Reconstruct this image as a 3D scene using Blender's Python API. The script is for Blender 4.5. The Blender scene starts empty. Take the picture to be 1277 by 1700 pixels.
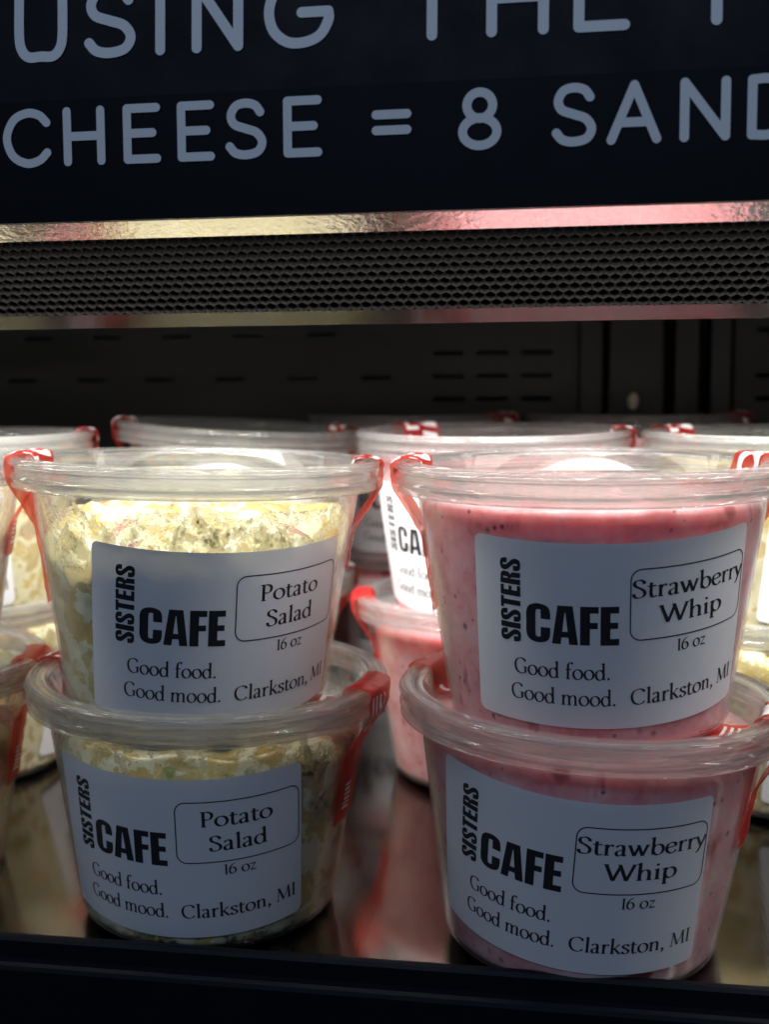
import bpy, bmesh, math, random
from math import sin, cos, pi, sqrt, atan, atan2, hypot
from mathutils import Vector, Matrix, noise

random.seed(7)
S = bpy.context.scene
COL = S.collection

# ------------------------------------------------------------------ camera
F_PX, YAW, PITCH, ROLL, CAM_Z = 2000.0, 0.1651, -0.0952, -0.0056, 0.1661
fwd = Vector((-sin(YAW) * cos(PITCH), cos(YAW) * cos(PITCH), sin(PITCH)))
rgt = Vector((cos(YAW), sin(YAW), 0))
upv = rgt.cross(fwd)
r2 = rgt * cos(ROLL) + upv * sin(ROLL)
u2 = upv * cos(ROLL) - rgt * sin(ROLL)
cam_d = bpy.data.cameras.new('camera')
cam = bpy.data.objects.new('camera', cam_d)
COL.objects.link(cam)
M = Matrix((r2, u2, -fwd)).transposed().to_4x4()
M.translation = Vector((0, 0, CAM_Z))
cam.matrix_world = M
cam_d.sensor_fit = 'VERTICAL'
cam_d.sensor_height = 36.0
cam_d.lens = F_PX / 1700 * 36
cam_d.clip_start = 0.01
cam_d.clip_end = 20
cam_d.dof.use_dof = True
cam_d.dof.focus_distance = 0.338
cam_d.dof.aperture_fstop = 13.0
S.camera = cam

# ------------------------------------------------------------------ world and lamps
w = bpy.data.worlds.new('World')
S.world = w
w.use_nodes = True
w.node_tree.nodes['Background'].inputs[0].default_value = (0.45, 0.55, 0.75, 1)
w.node_tree.nodes['Background'].inputs[1].default_value = 0.05


def area(name, loc, target, sx, sy, power, color, spread=pi):
    d = bpy.data.lights.new(name, 'AREA')
    d.shape = 'RECTANGLE'
    d.size, d.size_y = sx, sy
    d.energy = power
    d.color = color
    d.spread = spread
    o = bpy.data.objects.new(name, d)
    COL.objects.link(o)
    o.location = loc
    o.rotation_euler = (Vector(target) - Vector(loc)).to_track_quat('-Z', 'Y').to_euler()
    return o


# dim, cool light of the shop behind the photographer
area('shop_light', (-0.2, -1.9, 1.75), (0, 0.3, 0.1), 2.4, 0.45, 16.0, (0.55, 0.72, 1.0))
# LED tube behind the header sign, plus an unseen lamp added behind the grille
area('strip_lamp', (-0.05, 0.3230, 0.2108), (-0.05, 0.3600, 0.1400), 0.9, 0.008, 0.92, (1.0, 0.98, 0.945), math.radians(140))
area('strip_lamp', (-0.05, 0.4250, 0.1970), (-0.05, 0.4720, 0.1200), 0.9, 0.008, 2.5, (1.0, 0.98, 0.945), math.radians(95))  # added lamp, brightens the rear tubs

S.view_settings.view_transform = 'Standard'
S.view_settings.look = 'None'
S.view_settings.exposure = 0.0
S.view_settings.gamma = 1.0
S.view_settings.use_curve_mapping = False
S.render.engine = 'CYCLES'
S.cycles.use_denoising = True
S.cycles.max_bounces = 14
S.cycles.diffuse_bounces = 6
S.cycles.glossy_bounces = 5
S.cycles.transmission_bounces = 8
S.cycles.transparent_max_bounces = 40
S.cycles.caustics_reflective = False
S.cycles.caustics_refractive = False
S.cycles.sample_clamp_indirect = 4.0


# ------------------------------------------------------------------ materials
class NT:
    def __init__(self, name):
        self.m = bpy.data.materials.new(name)
        self.m.use_nodes = True
        self.t = self.m.node_tree
        self.t.nodes.clear()
        self.out = self.t.nodes.new('ShaderNodeOutputMaterial')

    def n(self, typ, **kw):
        nd = self.t.nodes.new('ShaderNode' + typ)
        for k, v in kw.items():
            if k.startswith('_'):
                setattr(nd, k[1:], v)
            else:
                key = int(k[1:]) if k[0] == 'i' and k[1:].isdigit() else k.replace('__', ' ')
                self.put(nd.inputs[key], v)
        return nd

    def put(self, sock, v):
        if isinstance(v, bpy.types.NodeSocket):
            self.t.links.new(v, sock)
        elif isinstance(v, bpy.types.Node):
            self.t.links.new(v.outputs[0], sock)
        else:
            if isinstance(v, tuple) and len(v) == 3 and sock.type == 'RGBA':
                v = v + (1,)
            sock.default_value = v

    def surf(self, v):
        self.put(self.out.inputs['Surface'], v)
        return self.m

    def obj(self, scale=(1, 1, 1)):
        c = self.n('TexCoord').outputs['Object']
        mp = self.n('Mapping')
        self.put(mp.inputs['Vector'], c)
        mp.inputs['Scale'].default_value = scale
        return mp.outputs[0]

    def noise(self, vec, scale, detail=3.0, rough=0.55):
        nd = self.n('TexNoise', Scale=scale, Detail=detail, Roughness=rough)
        self.put(nd.inputs['Vector'], vec)
        return nd.outputs['Fac']

    def vor(self, vec, scale, rnd=1.0, feature='F1'):
        nd = self.n('TexVoronoi', _feature=feature, Scale=scale, Randomness=rnd)
        self.put(nd.inputs['Vector'], vec)
        return nd

    def ramp(self, fac, stops, interp='LINEAR'):
        nd = self.n('ValToRGB')
        self.put(nd.inputs[0], fac)
        cr = nd.color_ramp
        cr.interpolation = interp
        while len(cr.elements) < len(stops):
            cr.elements.new(0.5)
        for e, (p, c) in zip(cr.elements, stops):
            e.position = p
            e.color = (c, c, c, 1) if isinstance(c, (int, float)) else tuple(c) + (1,)
        return nd.outputs[0]

    def math(self, op, a, b=0.0, clamp=False):
        nd = self.n('Math', _operation=op, _use_clamp=clamp)
        self.put(nd.inputs[0], a)
        self.put(nd.inputs[1], b)
        return nd.outputs[0]

    def mixc(self, fac, a, b, blend='MIX'):
        nd = self.n('MixRGB', _blend_type=blend)
        self.put(nd.inputs[0], fac)
        self.put(nd.inputs[1], a)
        self.put(nd.inputs[2], b)
        return nd.outputs[0]

    def mixs(self, fac, a, b):
        nd = self.n('MixShader')
        self.put(nd.inputs[0], fac)
        self.put(nd.inputs[1], a)
        self.put(nd.inputs[2], b)
        return nd.outputs[0]

    def bump(self, h, strength, dist):
        nd = self.n('Bump', Strength=strength, Distance=dist)
        self.put(nd.inputs['Height'], h)
        return nd.outputs[0]

    def schlick(self, f0=0.04, top=0.8, power=5.0):
        lw = self.n('LayerWeight', Blend=0.5)
        f = self.math('POWER', lw.outputs['Facing'], power)
        f = self.math('MULTIPLY_ADD', f, top)
        f.node.inputs[2].default_value = f0
        return f

    def bsdf(self, **kw):
        return self.n('BsdfPrincipled', **kw)


def plain(name, col, rough=0.5, metal=0.0, spec=0.5):
    t = NT(name)
    v = t.noise(t.obj(), 60, 4)
    b = t.bsdf(Roughness=t.ramp(v, [(0.3, rough * 0.85), (0.7, min(1, rough * 1.15))]), Metallic=metal)
    b.inputs['Base Color'].default_value = tuple(col) + (1,)
    b.inputs['Specular IOR Level'].default_value = spec
    return t.surf(b)


def plastic(name, haze, edge, rough, tint=(0.985, 0.985, 0.975)):
    """thin-walled clear polypropylene"""
    t = NT(name)
    v = t.obj()
    nz = t.noise(v, 140, 3)
    bmp = t.bump(t.noise(v, 60, 2), 0.02, 0.0005)
    lw = t.n('LayerWeight', Blend=0.4)
    f = t.math('POWER', lw.outputs['Facing'], 3.0)
    f = t.math('MULTIPLY_ADD', f, edge)
    f.node.inputs[2].default_value = haze
    f = t.math('MULTIPLY', f, t.ramp(nz, [(0.3, 0.96), (0.7, 1.04)]), True)
    tr = t.n('BsdfTransparent', Color=tint)
    df = t.n('BsdfDiffuse', Color=(0.86, 0.88, 0.88))
    tl = t.n('BsdfTranslucent', Color=(0.88, 0.88, 0.86))
    body = t.mixs(f, tr, t.mixs(0.55, df, tl))
    fr = t.schlick(0.035, 0.6)
    gl = t.n('BsdfGlossy', Roughness=rough, Normal=bmp)
    return t.surf(t.mixs(fr, body, gl))


MAT = {}
MAT['tub'] = plastic('clear_plastic', 0.025, 0.45, 0.10)
MAT['lid'] = plastic('frosted_plastic', 0.065, 0.32, 0.05)


def mat_rim():
    """moulded lid rim: thick enough to refract, faintly cloudy"""
    t = NT('moulded_rim')
    gl = t.n('BsdfGlass', IOR=1.46, Roughness=0.02, Color=(0.985, 0.985, 0.98))
    tr = t.n('BsdfTransparent', Color=(0.97, 0.97, 0.965))
    hz = t.mixs(0.68, t.n('BsdfDiffuse', Color=(0.88, 0.89, 0.89)), t.n('BsdfTranslucent', Color=(0.93, 0.93, 0.92)))
    return t.surf(t.mixs(0.10, t.mixs(0.50, gl, tr), hz))


MAT['rim'] = mat_rim()


def mat_label():
    t = NT('label_paper')
    v = t.obj()
    b = t.bsdf(Roughness=0.42, Normal=t.bump(t.math('ADD', t.math('MULTIPLY', t.noise(v, 900, 3), 0.25), t.noise(v, 55, 3)), 0.16, 0.0006))
    b.inputs['Base Color'].default_value = (0.80, 0.81, 0.84, 1)
    tl = t.n('BsdfTranslucent', Color=(0.80, 0.80, 0.80))
    return t.surf(t.mixs(0.15, b, tl))


MAT['label'] = mat_label()
MAT['ink'] = plain('black_ink', (0.012, 0.012, 0.016), 0.45)
MAT['white_ink'] = plain('white_ink', (0.8, 0.8, 0.8), 0.4)


def mat_tape():
    t = NT('red_film')
    v = t.obj()
    bmp = t.bump(t.noise(v, 160, 3), 0.6, 0.0012)
    tr = t.n('BsdfTransparent', Color=(1.0, 0.50, 0.40))
    df = t.n('BsdfDiffuse', Color=(0.74, 0.03, 0.035), Normal=bmp)
    tl = t.n('BsdfTranslucent', Color=(0.92, 0.10, 0.07), Normal=bmp)
    body = t.mixs(0.66, tr, t.mixs(0.6, df, tl))
    gl = t.n('BsdfGlossy', Roughness=0.2, Normal=bmp)
    return t.surf(t.mixs(t.schlick(0.04, 0.2), body, gl))


MAT['tape'] = mat_tape()


def mat_potato():
    t = NT('potato_salad')
    v = t.obj()
    wv = t.n('VectorMath', _operation='ADD')
    t.put(wv.inputs[0], v)
    nc = t.n('TexNoise', Scale=120.0, Detail=2.0)
    t.put(nc.inputs['Vector'], v)
    sc = t.n('VectorMath', _operation='SCALE')
    t.put(sc.inputs[0], nc.outputs['Color'])
    sc.inputs['Scale'].default_value = 0.006
    t.put(wv.inputs[1], sc.outputs[0])
    cell = t.vor(wv.outputs[0], 80)
    rim = t.vor(wv.outputs[0], 80, 1.0, 'DISTANCE_TO_EDGE')
    base = t.ramp(t.math('MULTIPLY', cell.outputs['Color'], 1.0),
                  [(0.0, (0.46, 0.31, 0.10)), (0.28, (0.64, 0.48, 0.16)), (0.60, (0.72, 0.60, 0.26)), (0.80, (0.66, 0.52, 0.26)), (0.90, (0.50, 0.27, 0.22))])
    fine = t.noise(v, 420, 4)
    base = t.mixc(t.ramp(fine, [(0.42, 0.0), (0.72, 0.5)]), base, (0.44, 0.34, 0.13))
    dress = t.math('ADD', t.noise(v, 120, 6, 0.64), t.ramp(rim.outputs['Distance'], [(0.0, 0.20), (0.22, 0.0)]))
    dm = t.ramp(dress, [(0.55, 0.0), (0.60, 1.0)])
    base = t.mixc(dm, base, (0.81, 0.78, 0.54))
    sp = t.vor(v, 150)
    m = t.math('MULTIPLY', t.ramp(sp.outputs['Distance'], [(0.30, 1.0), (0.42, 0.0)]),
               t.ramp(sp.outputs['Color'], [(0.12, 1.0), (0.15, 0.0)]))
    base = t.mixc(m, base, (0.23, 0.06, 0.12))
    sp2 = t.vor(v, 170, 0.9)
    m2 = t.math('MULTIPLY', t.ramp(sp2.outputs['Distance'], [(0.28, 1.0), (0.42, 0.0)]),
                t.ramp(sp2.outputs['Color'], [(0.80, 0.0), (0.84, 0.9)]))
    base = t.mixc(m2, base, (0.30, 0.36, 0.10))
    hgt = t.math('ADD', t.math('MULTIPLY', t.noise(v, 260, 5), 0.7), t.math('MULTIPLY', dm, 0.5))
    b = t.bsdf(Roughness=0.24, Normal=t.bump(hgt, 0.32, 0.0014))
    t.put(b.inputs['Base Color'], base)
    b.inputs['Subsurface Weight'].default_value = 0.4
    b.inputs['Subsurface Radius'].default_value = (1.0, 0.85, 0.45)
    b.inputs['Subsurface Scale'].default_value = 0.0028
    return t.surf(b)


def mat_whip():
    t = NT('strawberry_whip')
    v = t.obj()
    a = t.noise(v, 85, 7, 0.68)
    base = t.ramp(a, [(0.34, (0.70, 0.22, 0.25)), (0.45, (0.87, 0.38, 0.42)), (0.56, (0.91, 0.47, 0.51)), (0.68, (0.95, 0.64, 0.67))])
    streak = t.noise(t.obj((1, 1, 0.45)), 110, 3)
    base = t.mixc(t.ramp(streak, [(0.62, 0.0), (0.70, 0.8)]), base, (0.50, 0.09, 0.13))
    for scl, thr, dr, col in ((230, 0.16, 0.24, (0.13, 0.015, 0.03)), (120, 0.14, 0.30, (0.36, 0.03, 0.05)), (420, 0.20, 0.28, (0.16, 0.02, 0.04))):
        sp = t.vor(v, scl)
        m = t.math('MULTIPLY', t.ramp(sp.outputs['Distance'], [(dr * 0.6, 0.85), (dr * 1.3, 0.0)]),
                   t.ramp(sp.outputs['Color'], [(thr, 1.0), (thr + 0.03, 0.0)]))
        base = t.mixc(m, base, col)
    b = t.bsdf(Roughness=0.35, Normal=t.bump(t.noise(v, 160, 4), 0.25, 0.0012))
    t.put(b.inputs['Base Color'], base)
    b.inputs['Subsurface Weight'].default_value = 0.7
    b.inputs['Subsurface Radius'].default_value = (1.0, 0.36, 0.34)
    b.inputs['Subsurface Scale'].default_value = 0.008
    return t.surf(b)


MAT['potato'] = mat_potato()
MAT['whip'] = mat_whip()


def mat_smear():
    """dressing left on the inside of the wall: patches with ragged rims"""
    t = NT('dressing_smear')
    v = t.obj()
    n1 = t.noise(v, 150, 7, 0.66)
    z = t.n('SeparateXYZ')
    t.put(z.inputs[0], t.n('TexCoord').outputs['Object'])
    grad = t.n('MapRange')
    t.put(grad.inputs[0], z.outputs['Z'])
    for k, val in zip((1, 2, 3, 4), (0.040, 0.067, 0.15, -0.03)):
        grad.inputs[k].default_value = val
    f = t.math('ADD', n1, grad.outputs[0])
    mask = t.ramp(f, [(0.515, 0.0), (0.545, 0.55), (0.62, 0.95)])
    body = t.mixs(0.62, t.n('BsdfDiffuse', Color=(0.80, 0.78, 0.62)), t.n('BsdfTranslucent', Color=(0.90, 0.84, 0.52)))
    return t.surf(t.mixs(mask, t.n('BsdfTransparent'), body))


MAT['smear'] = mat_smear()


def mat_drop():
    t = NT('water_drops')
    gl = t.n('BsdfGlass', IOR=1.33, Roughness=0.0, Color=(0.97, 0.97, 0.96))
    return t.surf(t.mixs(0.35, gl, t.n('BsdfTransparent', Color=(0.95, 0.95, 0.94))))


MAT['drop'] = mat_drop()


def mat_deck():
    t = NT('brushed_dark_steel')
    v = t.obj((14, 1, 1))
    n1 = t.noise(t.obj(), 18, 6, 0.65)
    n2 = t.noise(v, 90, 3)
    b = t.bsdf(Metallic=1.0, Roughness=t.ramp(n1, [(0.3, 0.08), (0.7, 0.17)]), Normal=t.bump(n2, 0.05, 0.0005))
    t.put(b.inputs['Base Color'], t.ramp(n1, [(0.3, (0.17, 0.16, 0.152)), (0.7, (0.23, 0.217, 0.204))]))
    return t.surf(b)


MAT['deck'] = mat_deck()
MAT['rail'] = plain('navy_black_plastic', (0.0025, 0.004, 0.008), 0.5, 0, 0.12)
MAT['sign'] = plain('sign_navy', (0.0022, 0.0036, 0.0070), 0.5, 0, 0.16)
MAT['sign_ink'] = plain('sign_lettering_grey', (0.92, 0.93, 0.95), 0.5)
MAT['black'] = plain('black_paint', (0.012, 0.012, 0.013), 0.42)
MAT['void'] = plain('black_void', (0.003, 0.003, 0.003), 0.8)
MAT['honey'] = plain('black_honeycomb', (0.0075, 0.007, 0.007), 0.7, 0, 0.10)
MAT['peg'] = plain('ivory_plastic', (0.45, 0.40, 0.30), 0.4)


def mat_wall():
    t = NT('black_steel_panel')
    n1 = t.noise(t.obj((1, 1, 6)), 9, 4)
    b = t.bsdf(Metallic=0.0, Roughness=t.ramp(n1, [(0.3, 0.30), (0.7, 0.46)]))
    b.inputs['Specular IOR Level'].default_value = 0.2
    t.put(b.inputs['Base Color'], t.ramp(n1, [(0.3, (0.0025, 0.0025, 0.003)), (0.7, (0.0045, 0.0045, 0.005))]))
    return t.surf(b)


MAT['wall'] = mat_wall()


def mat_mirror(name, col, rough, bumps):
    t = NT(name)
    v = t.obj()
    h = t.noise(v, 420, 3, 0.6)
    b = t.bsdf(Metallic=1.0, Roughness=rough, Normal=t.bump(h, bumps, 0.0008))
    b.inputs['Base Color'].default_value = tuple(col) + (1,)
    return t.surf(b)


MAT['lip'] = mat_mirror('hammered_chrome', (0.50, 0.49, 0.48), 0.07, 0.35)
MAT['trim'] = mat_mirror('dull_steel_trim', (0.06, 0.06, 0.06), 0.22, 0.03)


def mat_led():
    t = NT('led_diffuser')
    return t.surf(t.n('Emission', Color=(1.0, 0.95, 0.86), Strength=6.0))


MAT['led'] = mat_led()


# ------------------------------------------------------------------ object helpers
def link_mesh(name, verts, faces, mat, parent=None, smooth=False):
    me = bpy.data.meshes.new(name)
    me.from_pydata([tuple(v) for v in verts], [], faces)
    me.update()
    me.materials.append(MAT[mat])
    if smooth:
        me.polygons.foreach_set('use_smooth', [True] * len(me.polygons))
    o = bpy.data.objects.new(name, me)
    COL.objects.link(o)
    if parent:
        o.parent = parent
    return o


def use_mesh(name, me, parent, rz=0.0):
    o = bpy.data.objects.new(name, me)
    COL.objects.link(o)
    o.parent = parent
    if rz:
        o.rotation_euler = (0, 0, rz)
    return o


def tag(o, label=None, cat=None, group=None, kind=None):
    if label:
        o['label'] = label
    if cat:
        o['category'] = cat
    if group:
        o['group'] = group
    if kind:
        o['kind'] = kind
    return o


def empty(name, mw):
    o = bpy.data.objects.new(name, None)
    o.empty_display_size = 0.02
    COL.objects.link(o)
    o.matrix_world = mw
    return o


class MB:
    def __init__(self):
        self.v, self.f = [], []

    def box(self, x0, x1, y0, y1, z0, z1):
        b = len(self.v)
        self.v += [(x, y, z) for z in (z0, z1) for y in (y0, y1) for x in (x0, x1)]
        self.f += [tuple(b + i for i in q) for q in ((0, 2, 3, 1), (4, 5, 7, 6), (0, 1, 5, 4), (2, 6, 7, 3), (0, 4, 6, 2), (1, 3, 7, 5))]

    def extr(self, prof, x0, x1):
        """closed (y, z) profile extruded along x"""
        b, n = len(self.v), len(prof)
        self.v += [(x0, y, z) for y, z in prof] + [(x1, y, z) for y, z in prof]
        self.f += [(b + i, b + (i + 1) % n, b + n + (i + 1) % n, b + n + i) for i in range(n)]
        self.f += [tuple(b + i for i in reversed(range(n))), tuple(b + n + i for i in range(n))]

    def lathe(self, prof, seg=96, closed=False):
        b, n = len(self.v), len(prof)
        for k in range(seg):
            a = 2 * pi * k / seg
            self.v += [(r * sin(a), -r * cos(a), z) for r, z in prof]
        m = n if closed else n - 1
        for k in range(seg):
            for i in range(m):
                j = (i + 1) % n
                k2 = (k + 1) % seg
                self.f.append((b + k * n + i, b + k * n + j, b + k2 * n + j, b + k2 * n + i))

    def build(self, name, mat, parent=None, smooth=False, bevel=0.0):
        o = link_mesh(name, self.v, self.f, mat, parent, smooth)
        if bevel:
            md = o.modifiers.new('bevel', 'BEVEL')
            md.width = bevel
            md.segments = 3
            md.limit_method = 'ANGLE'
        return o


# ------------------------------------------------------------------ lettering
def spl(pts, n=7):
    P = [Vector(p) for p in pts]
    P = [P[0] * 2 - P[1]] + P + [P[-1] * 2 - P[-2]]
    out = []
    for i in range(1, len(P) - 2):
        for k in range(n):
            t = k / n
            a, b, c, d = P[i - 1], P[i], P[i + 1], P[i + 2]
            out.append(0.5 * ((2 * b) + (c - a) * t + (2 * a - 5 * b + 4 * c - d) * t * t + (3 * b - a - 3 * c + d) * t ** 3))
    out.append(P[-2])
    return out


def ell(cx, cy, rx, ry, a0=0.0, a1=360.0, n=28):
    return [Vector((cx + rx * cos(math.radians(a0 + (a1 - a0) * k / n)), cy + ry * sin(math.radians(a0 + (a1 - a0) * k / n)))) for k in range(n + 1)]


def ribbon(pts, T, t, nib=0.0):
    """strip along pts whose width follows a broad nib held at angle nib"""
    P = [Vector(p) for p in pts]
    closed = (P[0] - P[-1]).length < 1e-6
    L, Rr = [], []
    n = len(P)
    for i in range(n):
        if closed:
            d = P[(i + 1) % (n - 1)] - P[(i - 1) % (n - 1)]
        else:
            d = P[min(i + 1, n - 1)] - P[max(i - 1, 0)]
        if d.length < 1e-9:
            d = Vector((1, 0))
        d.normalize()
        dl = atan2(d.y, d.x) - nib
        wd = sqrt((T * sin(dl)) ** 2 + (t * cos(dl)) ** 2) * 0.5
        nn = Vector((-d.y, d.x))
        L.append(P[i] + nn * wd)
        Rr.append(P[i] - nn * wd)
    return [(L[i], Rr[i], Rr[i + 1], L[i + 1]) for i in range(n - 1)]


def dot(x, y, r):
    p = [Vector((x + r * cos(2 * pi * k / 10), y + r * sin(2 * pi * k / 10))) for k in range(10)]
    c = Vector((x, y))
    return [(c, p[k], p[(k + 1) % 10], c) for k in range(10)]


ST, SH = 0.102, 0.034      # serif face: thick, thin
NIB = math.radians(14)


def s_(*p):
    return [('k', [Vector(q) for q in p])]


def c_(*p):
    return [('k', spl(p))]


def serif(x, y, a=0.075, b=0.085):
    return [('h', [Vector((x - a, y)), Vector((x + b, y))])]


def flag(x, y):
    return [('h', [Vector((x - 0.085, y - 0.05)), Vector((x + 0.03, y + 0.005))])]


def stem(x, y0, y1, bot=True, fl=True):
    g = s_((x, y0 + 0.0), (x, y1))
    if bot:
        g += serif(x, y0 + 0.012)
    if fl:
        g += flag(x, y1)
    return g


G = {
    'P': (0.47, stem(0.13, 0, 0.64, True, False) + serif(0.10, 0.63, 0.07, 0.05) + c_((0.12, 0.625), (0.26, 0.635), (0.37, 0.58), (0.405, 0.47), (0.36, 0.35), (0.26, 0.305), (0.13, 0.325))),
    'o': (0.47, [('k', ell(0.235, 0.21, 0.185, 0.205))]),
    't': (0.30, c_((0.125, 0.53), (0.12, 0.40), (0.12, 0.13), (0.15, 0.025), (0.22, 0.005), (0.29, 0.05)) + [('b', [Vector((0.02, 0.40)), Vector((0.28, 0.41))])]),
    'a': (0.40, c_((0.06, 0.34), (0.11, 0.40), (0.18, 0.42), (0.25, 0.39), (0.275, 0.31), (0.275, 0.10), (0.30, 0.015), (0.37, 0.03)) + c_((0.275, 0.25), (0.15, 0.20), (0.075, 0.145), (0.07, 0.06), (0.13, 0.005), (0.21, 0.03), (0.275, 0.10))),
    'S': (0.45, c_((0.37, 0.50), (0.345, 0.585), (0.23, 0.645), (0.11, 0.60), (0.075, 0.50), (0.13, 0.41), (0.25, 0.34), (0.355, 0.25), (0.385, 0.14), (0.33, 0.04), (0.20, 0.0), (0.09, 0.04), (0.05, 0.15))),
    'l': (0.23, stem(0.12, 0, 0.70)),
    'd': (0.48, [('k', ell(0.215, 0.205, 0.165, 0.205))] + stem(0.37, 0.02, 0.70, False) + [('h', [Vector((0.36, 0.012)), Vector((0.46, 0.03))])]),
    'r': (0.33, stem(0.11, 0, 0.42) + c_((0.12, 0.28), (0.17, 0.37), (0.24, 0.415), (0.31, 0.375))),
    'w': (0.66, s_((0.05, 0.41), (0.20, 0.0)) + s_((0.20, 0.0), (0.33, 0.38)) + s_((0.31, 0.41), (0.45, 0.0)) + s_((0.45, 0.0), (0.59, 0.41)) + serif(0.05, 0.41, 0.06, 0.06) + serif(0.31, 0.41, 0.06, 0.05) + serif(0.59, 0.41, 0.06, 0.06)),
    'b': (0.48, stem(0.11, 0.02, 0.70, False) + [('k', ell(0.265, 0.205, 0.165, 0.205))]),
    'e': (0.42, [('b', [Vector((0.07, 0.215)), Vector((0.36, 0.27))])] + c_((0.36, 0.27), (0.335, 0.375), (0.22, 0.42), (0.10, 0.355), (0.06, 0.21), (0.10, 0.07), (0.22, 0.0), (0.32, 0.03), (0.38, 0.10))),
    'y': (0.40, s_((0.05, 0.41), (0.21, 0.02)) + s_((0.37, 0.41), (0.21, 0.02), (0.12, -0.17), (0.04, -0.22)) + serif(0.05, 0.41, 0.055, 0.06) + serif(0.36, 0.41, 0.055, 0.055)),
    'W': (0.86, s_((0.05, 0.63), (0.25, 0.0)) + s_((0.25, 0.0), (0.44, 0.60)) + s_((0.42, 0.63), (0.61, 0.0)) + s_((0.61, 0.0), (0.81, 0.63)) + serif(0.05, 0.63, 0.065, 0.07) + serif(0.42, 0.63, 0.06, 0.05) + serif(0.81, 0.63, 0.06, 0.06)),
    'h': (0.50, stem(0.11, 0, 0.70) + c_((0.12, 0.29), (0.18, 0.38), (0.27, 0.415), (0.35, 0.37), (0.375, 0.26), (0.375, 0.0)) + serif(0.375, 0.012)),
    'i': (0.23, stem(0.11, 0, 0.42) + [('d', (0.11, 0.585, 0.05))]),
    'p': (0.48, stem(0.11, -0.23, 0.42) + [('k', ell(0.265, 0.205, 0.165, 0.205))]),
    '1': (0.26, stem(0.13, 0, 0.60)),
    '6': (0.44, [('k', ell(0.215, 0.19, 0.165, 0.185))] + c_((0.36, 0.62), (0.22, 0.55), (0.10, 0.41), (0.05, 0.22))),
    'z': (0.38, [('B', [Vector((0.04, 0.385)), Vector((0.33, 0.385))])] + [('h', [Vector((0.32, 0.385)), Vector((0.05, 0.035))])] + [('B', [Vector((0.03, 0.03)), Vector((0.34, 0.03))])]),
    'G': (0.63, c_((0.53, 0.52), (0.47, 0.60), (0.33, 0.645), (0.16, 0.58), (0.065, 0.43), (0.065, 0.24), (0.15, 0.07), (0.31, 0.0), (0.44, 0.02), (0.525, 0.07)) + s_((0.53, 0.27), (0.53, 0.04)) + serif(0.53, 0.275, 0.10, 0.07) + s_((0.535, 0.62), (0.535, 0.51))[:0]),
    'f': (0.30, c_((0.32, 0.64), (0.26, 0.695), (0.18, 0.675), (0.125, 0.58), (0.12, 0.45), (0.12, 0.0)) + [('b', [Vector((0.02, 0.40)), Vector((0.27, 0.41))])] + serif(0.12, 0.012)),
    '.': (0.21, [('d', (0.10, 0.04, 0.055))]),
    'm': (0.76, stem(0.11, 0, 0.42) + c_((0.12, 0.29), (0.18, 0.38), (0.27, 0.415), (0.34, 0.37), (0.365, 0.26), (0.365, 0.0)) + c_((0.375, 0.29), (0.44, 0.38), (0.53, 0.415), (0.61, 0.37), (0.63, 0.26), (0.63, 0.0)) + serif(0.365, 0.012) + serif(0.63, 0.012)),
    'C': (0.60, c_((0.54, 0.51), (0.48, 0.60), (0.34, 0.645), (0.16, 0.58), (0.065, 0.43), (0.065, 0.24), (0.15, 0.07), (0.31, 0.0), (0.46, 0.035), (0.55, 0.12))),
    'k': (0.46, stem(0.11, 0, 0.70) + [('b', [Vector((0.12, 0.18)), Vector((0.36, 0.41))])] + s_((0.19, 0.25), (0.39, 0.01)) + serif(0.36, 0.41, 0.06, 0.05) + serif(0.41, 0.012, 0.05, 0.05)),
    's': (0.34, c_((0.28, 0.33), (0.255, 0.395), (0.17, 0.42), (0.085, 0.38), (0.075, 0.30), (0.17, 0.23), (0.26, 0.17), (0.29, 0.09), (0.23, 0.015), (0.14, 0.0), (0.07, 0.035), (0.045, 0.10))),
    'n': (0.50, stem(0.11, 0, 0.42) + c_((0.12, 0.29), (0.18, 0.38), (0.27, 0.415), (0.35, 0.37), (0.375, 0.26), (0.375, 0.0)) + serif(0.375, 0.012)),
    ',': (0.20, [('d', (0.10, 0.04, 0.052))] + c_((0.135, 0.04), (0.13, -0.05), (0.07, -0.13))),
    'M': (0.76, [('h', [Vector((0.09, 0.0)), Vector((0.14, 0.63))])] + s_((0.14, 0.63), (0.37, 0.03)) + [('h', [Vector((0.37, 0.03)), Vector((0.61, 0.63))])] + s_((0.61, 0.63), (0.66, 0.0)) + serif(0.09, 0.012, 0.07, 0.07) + serif(0.66, 0.012) + serif(0.12, 0.625, 0.06, 0.02) + serif(0.63, 0.625, 0.02, 0.06)),
    'I': (0.27, stem(0.13, 0, 0.64, True, False) + serif(0.13, 0.63)),
    ' ': (0.24, []),
}


def serif_text(text, x0, x1, base, cap):
    """quads of one line of the serif face, fitted between x0 and x1"""
    quads, x = [], 0.0
    for ch in text:
        adv, parts = G[ch]
        off = Vector((x, 0))
        for k, p in parts:
            if k == 'd':
                q = dot(*p)
            elif k == 'h':
                q = ribbon(p, SH * 1.15, SH * 1.15)
            elif k == 'b':
                q = ribbon(p, SH * 1.3, SH * 1.3)
            elif k == 'B':
                q = ribbon(p, 0.07, 0.07)
            else:
                q = ribbon(p, ST, SH, NIB)
            quads.append([tuple(v + off for v in f) for f in q])
        x += adv
    sx, sy = (x1 - x0) / (x - 0.06), cap / 0.64
    return [[tuple(Vector((x0 + (v.x - 0.03) * sx, base + v.y * sy)) for v in f) for f in grp] for grp in quads]


def rectq(x0, y0, x1, y1):
    return [[Vector((x0, y0)), Vector((x1, y0)), Vector((x1, y1)), Vector((x0, y1))]]


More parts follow.
